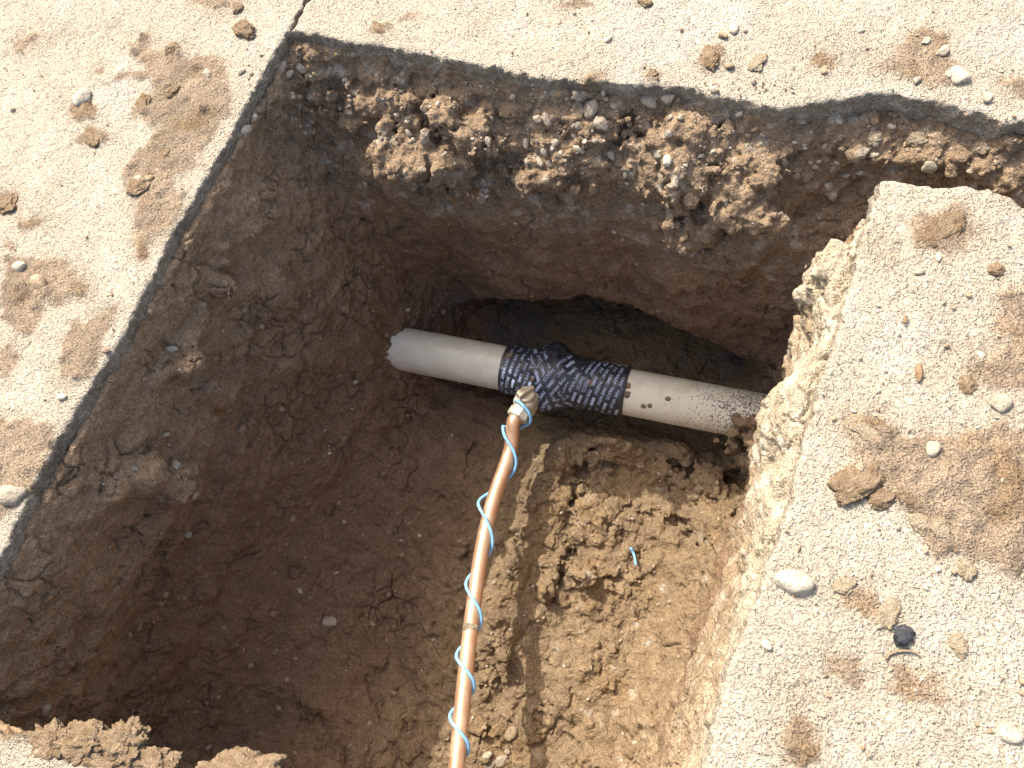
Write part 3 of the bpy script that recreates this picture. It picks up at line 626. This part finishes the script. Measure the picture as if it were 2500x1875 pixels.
# ------------------------------------------------------------------ copper service tube
M_cop, t, b, L = new_mat('copper')
n = noise_node(t, 45, 5, .7); n2 = noise_node(t, 420, 3, .6)
du = ramp(t, n.outputs[0], .46, .70); c = mixc(t, ramp(t, n2.outputs[0], .35, .65), (.78, .47, .29), (.60, .35, .21)); c = mixc(t, du, c, (.46, .34, .23)); L.new(c, b.inputs['Base Color'])
mt = t.nodes.new('ShaderNodeMapRange'); mt.inputs[3].default_value = .68; mt.inputs[4].default_value = .25; L.new(du, mt.inputs[0]); L.new(mt.outputs[0], b.inputs['Metallic'])
mr = t.nodes.new('ShaderNodeMapRange'); mr.inputs[3].default_value = .36; mr.inputs[4].default_value = .65; L.new(du, mr.inputs[0]); L.new(mr.outputs[0], b.inputs['Roughness'])
L.new(bump(t, n2.outputs[0], .25, .0008), b.inputs['Normal'])
def catmull(pts, per=14):
    P = np.array(pts); P = np.vstack([2 * P[0] - P[1], P, 2 * P[-1] - P[-2]]); out = []
    for i in range(1, len(P) - 2):
        for k in range(per):
            t_ = k / per; a_, b_, c_, d_ = P[i - 1:i + 3]
            out.append(.5 * ((2 * b_) + (-a_ + c_) * t_ + (2 * a_ - 5 * b_ + 4 * c_ - d_) * t_ ** 2 + (-a_ + 3 * b_ - 3 * c_ + d_) * t_ ** 3))
    out.append(P[-2]); return np.array(out)
def tube(name, C, r, n, cap=True):
    C = np.asarray(C); T_ = np.gradient(C, axis=0); T_ /= np.linalg.norm(T_, axis=1)[:, None]; u_ = np.cross(T_[0], [0, 0, 1.]); u_ /= np.linalg.norm(u_); rings = []
    for c_, t_ in zip(C, T_):
        u_ = u_ - (u_ @ t_) * t_; u_ /= np.linalg.norm(u_); v_ = np.cross(t_, u_); th = np.linspace(0, 2 * math.pi, n, endpoint=False)
        rings.append(c_ + r * (np.cos(th)[:, None] * u_ + np.sin(th)[:, None] * v_))
    P = np.array(rings); me = grid_mesh(name, P, True)
    if cap:
        bm = bmesh.new(); bm.from_mesh(me); bmesh.ops.holes_fill(bm, edges=[e_ for e_ in bm.edges if e_.is_boundary]); bm.to_mesh(me); bm.free()
    return me
cpts = [nend - cdir * .006, nend + cdir * .012, un(1246, 1100, -.572), un(1205, 1220, -.568), un(1179, 1330, -.558), un(1163, 1430, -.548), un(1146, 1560, -.535), un(1131, 1700, -.52), un(1116, 1860, -.505)]
cpts += [cpts[-1] + (cpts[-1] - cpts[-2]) * .9, cpts[-1] + (cpts[-1] - cpts[-2]) * 2.4]
CC = catmull(cpts); CR = .0143
cop = empty('copper_tube', tuple(CC[0])); tag(cop, 'bent copper service tube running from the brass valve, wound with blue wire', 'tube')
child('tube', tube('tube', CC, CR, 28), M_cop, cop)

# ------------------------------------------------------------------ blue tracer wire wound round the tube, and an offcut on the floor
M_wire = simple_mat('blue_insulation', (.24, .50, .80), .38, .1, 60, 0, spec=.45)
cum = np.concatenate([[0], np.cumsum(np.linalg.norm(np.diff(CC, axis=0), axis=1))]); cpy = np.array([proj(p)[1] for p in CC])
def s_at(py): return float(np.interp(py, cpy, cum))
marks = [(1042, 0), (1235, 1), (1428, 2), (1603, 3), (1750, 4), (1905, 5), (2080, 6)]; WR = .0031
sm = np.array([s_at(m_[0]) for m_ in marks[:-1]] + [s_at(1905) + .14]); tm = np.array([m_[1] for m_ in marks], float)
wp = []
ss = np.linspace(sm[0], sm[-1], 230)
for s_ in ss:
    c_ = np.array([np.interp(s_, cum, CC[:, k]) for k in range(3)]); c2 = np.array([np.interp(s_ + .004, cum, CC[:, k]) for k in range(3)]); T_ = c2 - c_; T_ /= np.linalg.norm(T_)
    vv = np.array([0, 0, CAM_H]) - c_; vv -= (vv @ T_) * T_; vv /= np.linalg.norm(vv); lf = np.cross(T_, vv)
    if (RM.T @ lf)[0] > 0: lf = -lf
    tn = np.interp(s_, sm, tm); th = 2 * math.pi * tn; loose = .0005 + (.007 * max(0, math.cos(th)) * math.exp(-((tn - 1.0) / .35) ** 2)) + .002 * max(0, math.cos(th)) + .004 * math.exp(-((tn - .33) / .2) ** 2) * max(0, -math.cos(th))
    wp.append(c_ + (CR + WR + loose) * (lf * math.cos(th) + vv * math.sin(th)))
# first turn round the nut and its loose end on the valve body
st = [v0 + vdir * .050 - vsd * .012 * 1 + vup * .021]
ang = np.linspace(0, 1, 9)
sgn = 1 if (RM.T @ vsd)[0] > 0 else -1
lead = [v0 + vdir * (.046 + .004 * k) + (vsd * sgn * math.sin(a_) + vup * math.cos(a_)) * r_ for k, (a_, r_) in enumerate([(-.7, .0245), (-.25, .0255), (.25, .0265), (.8, .0275), (1.35, .0275), (1.9, .027), (2.5, .0255)])]
lead += [CC[int(np.searchsorted(cum, sm[0]))] - np.array([0, 0, 1.]) * (CR + WR + .004) + vdir * 0]
WC = catmull(lead + [wp[0]] , 8)[:-1]
wire = link('tracer_wire', tube('tracer_wire', np.vstack([WC, wp]), WR, 10), M_wire); tag(wire, 'light blue insulated wire coiled round the copper tube', 'wire')
q0 = [hit(x_, y_)[0] + Vector((0, 0, .0035)) for x_, y_ in ((1540, 1338), (1546, 1350), (1550, 1364), (1553, 1382))]; zt = max(q[2] for q in q0)
off_ = link('wire_offcut', tube('wire_offcut', catmull([(q[0], q[1], max(q[2], zt - .006)) for q in q0], 6), WR * .9, 10), M_wire); tag(off_, 'short offcut of light blue wire lying on the sunlit pit floor', 'wire')
# dried mud stuck on the tube
def lump(r, seed, n=3, facets=0, rough=.16, fs=.6, flat=(1, 1, 1)):
    bm = bmesh.new(); bmesh.ops.create_icosphere(bm, subdivisions=n, radius=1); D = np.array([v.co[:] for v in bm.verts]); rg = np.random.default_rng(seed)
    R_ = np.ones(len(D))
    if facets:
        nn = rg.normal(size=(facets, 3)); nn /= np.linalg.norm(nn, axis=1)[:, None]; dd = rg.uniform(.62, .95, facets)
        dt = D @ nn.T; R_ = np.minimum(1.05, np.where(dt > .05, dd[None] / np.maximum(dt, .05), 9).min(1))
    Dp = (D + rg.uniform(0, 40)).astype(f32); R_ = R_ * (1 + rough * fbm(Dp, fs, 3, seed % 7) + (.09 * np.abs(gn(Dp, .16, 3)) + .07 * gn(Dp, .09, 5) if rough > .2 else 0))
    P = D * R_[:, None] * np.array(flat) * r
    for v, p in zip(bm.verts, P): v.co = p
    me = bpy.data.meshes.new('lump'); bm.to_mesh(me); bm.free(); me.polygons.foreach_set('use_smooth', [not facets or n > 2] * len(me.polygons)); return me
i_ = int(np.searchsorted(cpy, 1528)); vv = np.array([0, 0, CAM_H]) - CC[i_]; vv /= np.linalg.norm(vv)
msp = child('mud_spot', lump(.0085, 5, 3, 0, .35, .7, (.9, 1.5, .45)), M_palecl, cop); msp.location = Vector(CC[i_] + vv * (CR - .003)); msp.rotation_euler = Vector(vv).to_track_quat('Z', 'Y').to_euler()

for x_, y_, r_ in ((1532, 942, .0065), (1529, 962, .007), (1571, 992, .005), (1587, 990, .0045), (1631, 974, .0048), (1242, 868, .009), (1440, 935, .007), (1395, 905, .005), (1300, 925, .006)):
    d_ = ray(x_, y_); t_ = np.arange(1.2, 1.8, .0005); p_ = np.array([0, 0, CAM_H]) + d_ * t_[:, None]; q_ = p_ - AX0; ax_ = q_ @ A; rad = np.linalg.norm(q_ - ax_[:, None] * A, axis=1); nn_ = q_ - ax_[:, None] * A
    ph_ = np.arctan2(nn_ @ Dd, nn_ @ Vd); lim = np.where((ax_ > uL) & (ax_ < uR), tape_r(ax_, ph_), PR); i_ = int(np.argmax(rad < lim)); n_ = nn_[i_] / rad[i_]
    o = child('mud_spot', lump(r_, int(x_), 3, 0, .4, .7, (1.1, .9, .14)), M_clod, main); o.location = Vector(p_[i_]); o.rotation_euler = Vector(n_).to_track_quat('Z', 'Y').to_euler()

# ------------------------------------------------------------------ stones, clods and scraps
def settle(name, me, mat, px, py, r, sink=.35, spin=None, tilt=.25, label=None, cat=None, group=None, out=0.):
    p, n_, on = hit(px, py); o = link(name, me, mat)
    if not on: n_ = (n_ + Vector((0, -.1, .25))).normalized()
    o.location = p + n_ * r * (1 - 2 * sink) * .6 + n_ * out
    q = n_.to_track_quat('Z', 'Y'); sp = random.uniform(0, 6.28) if spin is None else spin
    o.rotation_mode = 'QUATERNION'; o.rotation_quaternion = q @ Matrix.Rotation(sp, 3, 'Z').to_quaternion() @ Matrix.Rotation(random.uniform(-tilt, tilt), 3, 'X').to_quaternion()
    return tag(o, label, cat, group)
def stone(px, py, dpx, col, label, group=None, el=1.25, flat=.62, sink=.3, seed=None, facets=9, spin=None, out=0.):
    p, _, _ = hit(px, py); r = dpx * mpp(p) * .44; sd_ = seed or int(px * 7 + py)
    me = lump(r, sd_, 3, facets, .10, .8, (el, 1 / el ** .5, flat)); return settle('stone', me, M_stone[col], px, py, r * flat, sink, spin, .25, label, 'stone', group, out)
def clod(px, py, dpx, label, mat=None, flat=.5, el=1.2, n=5, rough=.38, sink=.38, spin=None, group=None, name='soil_clod'):
    p, _, _ = hit(px, py); r = dpx * mpp(p) * .36; flat *= .8
    me = lump(r, int(px * 3 + py), n, 0, rough, .75, (el, 1 / el ** .5, flat)); return settle(name, me, mat or M_clod, px, py, r * flat, sink + .05, spin, .15, label, 'soil clod', group)
PB = 'pebbles in the gravel wall'
for a in [(510, 183, 24, 0, 'pale stone with a dark shadow on the long mud smear by the cut edge'), (592, 178, 19, 0, 'small oval pale pebble on clean pavement beside the mud smear'),
          (343, 440, 26, 0, 'pale stone pressed in a mud lump on the left pavement'), (366, 438, 24, 3, 'tan stone pressed in a mud lump beside a paler stone'), (34, 1208, 62, 0, 'large oval pale stone at the brink of the shaded pit side'),
          (49, 653, 28, 2, 'white stone ringed by a curl of dried mud'), (100, 696, 44, 3, 'stone casting a dark shadow on the wide mud patch'), (40, 820, 18, 0, 'small round pebble beside the wide mud patch'),
          (205, 242, 42, 2, 'flat whitish stone above a small mud patch'), (152, 971, 22, 2, 'thin pale flake near the cut edge'), (33, 270, 14, 1, 'small dark chip alone on the left pavement'),
          (2343, 188, 44, 2, 'blocky white stone at the foot of the brown stain'), (2261, 102, 18, 2, 'small white pebble inside the brown triangular stain'), (2315, 185, 18, 0, 'small pale stone next to the blocky white stone'), (2303, 128, 26, 0, 'pale stone at the border of the brown stain'),
          (2238, 198, 20, 0, 'pale pebble below the brown stain'), (1780, 163, 22, 3, 'tan pebble in front of the dark clod on the back pavement'), (2098, 75, 22, 2, 'whitish pebble alone on the back pavement'), (1484, 98, 18, 2, 'small bright pebble above the broken slab edge'), (2012, 178, 18, 3, 'tan pebble midway along the back pavement'),
          (1765, 88, 22, 3, 'tan angular pebble with a short shadow'), (1791, 72, 26, 2, 'pale angular stone paired with a tan pebble'), (2410, 240, 22, 0, 'pale pebble by the notch of the broken slab edge'),
          (1936, 1425, 76, 2, 'largest white stone, lying by the sand bank on the gritty pavement'), (2275, 1094, 38, 0, 'long pale splinter of stone on scattered soil'), (2462, 1790, 42, 2, 'round chalky stone sunk in the gritty pavement'),
          (1870, 1573, 26, 2, 'bright white pebble near the sand bank'), (2440, 985, 48, 0, 'round pale stone on scattered brown soil'), (2243, 665, 20, 0, 'pale pebble near the slab corner'), (2290, 630, 18, 2, 'white pebble under the round mud patch'), (2395, 868, 18, 2, 'small white pebble amid scattered soil')]:
    stone(*a)
for x_, y_ in ((2455, 1330), (2463, 1376), (2258, 1433)): stone(x_, y_, 13, 2, 'tiny bright white pebble on the soil covered pavement', 'tiny white pebbles')
for x_, y_, d_, cl in [(1587, 246, 40, 1), (1632, 242, 32, 1), (1443, 264, 42, 1), (1469, 305, 40, 1), (1339, 291, 30, 1), (1315, 291, 24, 1), (1292, 197, 30, 1), (1308, 209, 18, 1), (1254, 234, 18, 1), (1410, 232, 26, 1), (1404, 305, 18, 1), (1357, 348, 24, 0), (1414, 364, 28, 0), (1492, 380, 22, 1),
                       (1331, 370, 22, 0), (1304, 364, 20, 0), (1284, 350, 22, 0), (1640, 289, 20, 1), (1660, 290, 18, 1), (1612, 375, 34, 0), (1630, 395, 28, 2), (1450, 345, 16, 0), (1380, 350, 16, 0), (1520, 340, 20, 1), (1320, 395, 24, 0), (1290, 395, 20, 0), (1345, 400, 20, 0), (1370, 375, 14, 0),
                       (1240, 330, 16, 1), (1560, 290, 16, 1), (1000, 325, 20, 0), (1035, 300, 18, 1), (1055, 318, 18, 0), (1090, 335, 18, 1), (1190, 345, 20, 0), (1535, 265, 14, 1), (1400, 270, 14, 3), (1180, 440, 14, 0)]:
    stone(x_, y_, d_, cl, ('large' if d_ >= 30 else 'mid sized' if d_ >= 20 else 'small') + (' grey', ' pale', ' grey', ' tan')[0 if cl == 1 else 3 if cl == 3 else 1] + ' pebble stuck in the gravel layer of the back pit wall', PB, out=.002)
for x_, y_, d_, cl, lb in [(2271, 407, 36, 0, 'pale pebble low in the dark side trench wall'), 
                           (2133, 378, 20, 0, 'small pale pebble under the white lump of the trench wall'), (2023, 452, 24, 0, 'pale pebble where the side trench begins'), (1912, 395, 26, 1, 'grey pebble in the shaded wall before the side trench'), (1249, 1790, 34, 3, 'tan stone on the sunlit floor between tube and its shadow'),
                           (1223, 1858, 32, 0, 'pale stone largest of the cluster beside the copper tube'), (1198, 1866, 30, 0, 'pale stone touching the cluster beside the copper tube'), (1190, 1845, 20, 0, 'smallest pale stone in the cluster beside the copper tube'), (1238, 1835, 14, 0, 'little pale pebble above the cluster beside the tube'),
                           (805, 1519, 32, 0, 'speckled pale rock on the shaded floor'), (732, 1444, 15, 2, 'small white pebble on the shaded floor'), (110, 1731, 24, 0, 'pale crumb of stone on the shaded side above torn clay'), (431, 1137, 26, 0, 'shell shaped pebble on the shaded clay shelf'),
                           (421, 852, 24, 0, 'pale pebble beside the sunlit knob on the shaded wall'), (330, 1145, 16, 1, 'grey pebble on the shaded clay shelf'), (405, 1060, 16, 0, 'pale pebble above the shaded clay shelf'), (1103, 1065, 16, 1, 'grey pebble on the dark floor below the valve'), (760, 295, 18, 1, 'grey pebble in the shaded corner of the pit'),
                           (645, 185, 18, 3, 'tan pebble on the sunlit soil shelf in the corner'), (735, 168, 26, 0, 'pale oval pebble on the soil shelf in the corner'), (706, 180, 22, 0, 'pale pebble at the lip of the corner soil shelf'), (600, 318, 30, 0, 'pale stone on top of the crumbly knob under the cut edge')]:
    stone(x_, y_, d_, cl, lb)
for a in [(598, 76, 56, 'dark brown clod casting a shadow near the pavement joint', M_clod, .6, 1.3), (582, 23, 26, 'little brown clod above the larger dark clod', M_clod, .5, 1.3), (420, 122, 40, 'brown clod at the upper end of the long mud smear', M_clod, .5, 1.1), (420, 225, 36, 'rough clod in the middle of the long mud smear', M_clod, .5, 1.4),
          (350, 255, 46, 'ridged clod on the tapering side of the mud smear', M_clod, .4, 1.5), (400, 385, 44, 'flat clod low on the long mud smear', M_clod, .35, 1.2), (18, 500, 60, 'round dried mud cake on the left pavement', M_clod, .4, 1.), (225, 335, 50, 'crumbly clod on the smaller mud patch', M_clod, .3, 1.4), (205, 270, 44, 'crumbly clod below the flat whitish stone', M_clod, .3, 1.4), (345, 448, 70, 'mud lump holding two stones', M_clod, .3, 1.2),
          (1735, 142, 56, 'reddish crumbly clod on the back pavement', M_clod, .4, 1.5), (1575, 5, 34, 'brown clod at the far side of the back pavement', M_clod, .5, 1.3), (1593, 182, 30, 'dark clod on the small stain near the broken edge', M_clod, .5, 1.), (1850, 155, 46, 'broken shell of dried clay on the back pavement', M_palecl, .3, 1.5), (1450, 212, 56, 'cracked clod hanging on the broken slab edge', M_clod, .5, 1.1), (925, 70, 34, 'pale brown clod near the slab corner', M_clod, .4, 1.5),
          (2085, 1180, 130, 'largest brown clod on the gritty pavement, shaded underneath', M_clod, .35, 1.2), (2115, 1050, 90, 'pale cracked crust of clay on the gritty pavement', M_palecl, .3, 1.4), (2430, 660, 38, 'small round brown clod at the soil border', M_clod, .6, 1.), (2300, 570, 110, 'smooth mud cake near the slab corner', M_clod, .22, 1.3), (2150, 1215, 70, 'brown clod against the largest clod', M_clod, .45, 1.),
          (2330, 1150, 60, 'low brown clod amid scattered soil', M_clod, .35, 1.2), (2250, 1280, 54, 'pale clod below the scattered soil', M_palecl, .4, 1.3), (2290, 1290, 60, 'knobbly pale clod beside a mud film', M_palecl, .5, 1.1), (2360, 1390, 50, 'crusty pale clod low on the soil patch', M_palecl, .4, 1.2), (2170, 1500, 60, 'low pale crust above the black chip', M_palecl, .25, 1.4), (2360, 940, 46, 'brown clod beside the round pale stone', M_clod, .4, 1.1), (2060, 1430, 50, 'pale lumps beside the largest white stone', M_palecl, .3, 1.3), (2340, 1575, 50, 'pale clod beyond the black chip', M_palecl, .3, 1.3)]:
    clod(*a)
for a in [(2395, 358, 40, 'knobbly whitish lump at the end of the side trench wall'), (2133, 338, 42, 'knobbly white lump high in the side trench wall'), (2243, 342, 46, 'broad pale lump in the middle of the side trench wall')]: clod(*a, M_palecl, .7, 1.15)
FR = 'torn clay along the front slab edge'
for a in [(120, 1818, 90, .35, 1.3, 'torn clay lump at the shaded corner of the front slab'), (205, 1812, 100, .40, 1.4, 'ragged clay lump in the middle of the front slab edge'), (305, 1812, 95, .55, 1.1, 'tallest ragged clay lump on the front slab edge'), (250, 1868, 90, .3, 1.6, 'clay lump sagging below the ragged one'), (375, 1862, 80, .4, 1.4, 'crumbly clay lump near the trench end of the front slab')]:
    g_ = un(a[0], a[1], 0); r = a[2] * mpp(g_) * .5; o = link('soil_clod', lump(r * .78, a[0], 5, 0, .62, .45, (a[4], 1 / a[4] ** .5, a[3] * .75)), M_clod); o.location = (g_[0], g_[1], -.004); o.rotation_euler = (0, 0, .3); tag(o, a[5], 'soil clod')
g_ = un(575, 1912, 0); o = link('soil_clod', lump(.042, 99, 5, 0, .5, .6, (1.6, .7, .3)), M_clod); o.location = (g_[0], g_[1], -.008); o.rotation_euler = (0, 0, .4); tag(o, 'smooth flat clay lump at the end of the front slab', 'soil clod')
ch = settle('asphalt_chip', lump(.0105, 77, 3, 12, .35, .5, (1.1, .9, .6)), M_black, 2200, 1550, .01, .2, 0., .2, 'small black asphalt chip on the gritty pavement', 'asphalt chip')
for x_, y_, l_, lb in ((2208, 783, .011, 'short brown wood chip near the slab edge'), (2242, 913, .018, 'longer brown wood chip lying on the gritty pavement')):
    settle('wood_chip', lump(l_ * .5, x_, 3, 8, .12, .8, (1.25, .5, .28)), M_wood, x_, y_, .004, .1, 1.75, .05, lb, 'wood chip')
fk = np.array([[.017 * math.cos(a_), .008 * math.sin(a_), .0] for a_ in np.linspace(math.pi, 2 * math.pi, 16)]); fkm = np.stack([fk * np.array([.86, .62, 1]) + np.array([0, -.001, .0035]), fk + np.array([0, 0, .002]), fk * np.array([1.03, 1.1, 1]) + np.array([0, 0, .0]), fk * np.array([.9, .7, 1]) + np.array([0, 0, -.001])], 1)
settle('clay_flake', grid_mesh('clay_flake', fkm, True, True), M_palecl, 2203, 1606, .001, .3, .45, 0., 'thin curved clay flake below the black chip', 'clay flake')

# gravel too small to count: in the back wall, on the sunlit floor and over the slabs
gv, gq, gc = [], [], []; base = []
for k in range(8):
    me = lump(1., 300 + k, 1, 7, .05, .8, (1.2, .9, .7)); v = np.array([q.co[:] for q in me.vertices]); fq = np.array([p.vertices[:] for p in me.polygons]); base.append((v, fq)); bpy.data.meshes.remove(me)
rg = random.Random(11); nv_ = 0
def scatter(n, pick, r0, r1, cols):
    global nv_
    for _ in range(n):
        px, py = pick(); p, n_, on = hit(px, py)
        if p.z < -.83: continue
        v, fq = base[rg.randrange(8)]; r = r0 * (r1 / r0) ** (rg.random() ** 2.2); rot = np.array(Matrix.Rotation(rg.random() * 6.28, 3, (rg.random(), rg.random(), rg.random() + .1)))
        q = (v * r) @ rot.T + np.array(p + n_ * r * .15); gv.append(q); gq.append(fq + nv_); nv_ += len(v); cc = np.array(cols[rg.randrange(len(cols))]) * rg.uniform(.75, 1.15); gc.append(np.tile(cc, (len(v), 1)))
pale = [(.40, .335, .245), (.30, .24, .175), (.34, .265, .185), (.45, .385, .29)]; brown = [(.27, .185, .115), (.22, .15, .09), (.30, .215, .135)]
scatter(420, lambda: (rg.uniform(880, 1950), rg.uniform(190, 430)), .0018, .007, pale + brown)
scatter(90, lambda: (rg.uniform(1950, 2480), rg.uniform(270, 430)), .002, .007, pale + brown)
scatter(70, lambda: (rg.uniform(600, 860), rg.uniform(110, 420)), .002, .006, pale + brown)
def pick_floor():
    y_ = rg.uniform(1080, 1870); return rg.uniform(1280 - (y_ - 1080) * .28, 1840 - (y_ - 1080) * .2), y_
scatter(650, pick_floor, .0014, .0055, pale + brown * 3)
scatter(700, lambda: (rg.uniform(250, 1200), rg.uniform(700, 1860)), .0016, .0085, brown * 5 + pale)
scatter(200, lambda: (rg.uniform(600, 1850), rg.uniform(430, 760)), .0014, .006, brown * 4 + pale)
scatter(420, lambda: (rg.uniform(1880, 2500), rg.uniform(460, 1875)), .0009, .0038, pale * 2 + brown)
scatter(150, lambda: (rg.uniform(760, 2500), rg.uniform(0, 230)), .0009, .0034, pale + brown)
scatter(150, lambda: (rg.uniform(0, 560), rg.uniform(0, 1200)), .0009, .003, pale + brown)
M_grav, t, b, L = new_mat('gravel'); at = t.nodes.new('ShaderNodeAttribute'); at.attribute_name = 'Col'; L.new(at.outputs[0], b.inputs['Base Color']); b.inputs['Roughness'].default_value = .9
gme = mesh_np('gravel', np.concatenate(gv), np.concatenate(gq), np.clip(np.concatenate(gc), 0, .8), False)
tag(link('gravel', gme, M_grav), 'fine gravel and soil crumbs strewn over pit and pavement', 'gravel', kind='stuff')
for o in list(bpy.data.objects):
    if o.name.startswith('stone') or o.name.startswith('soil_clod'): o.data.name = o.name
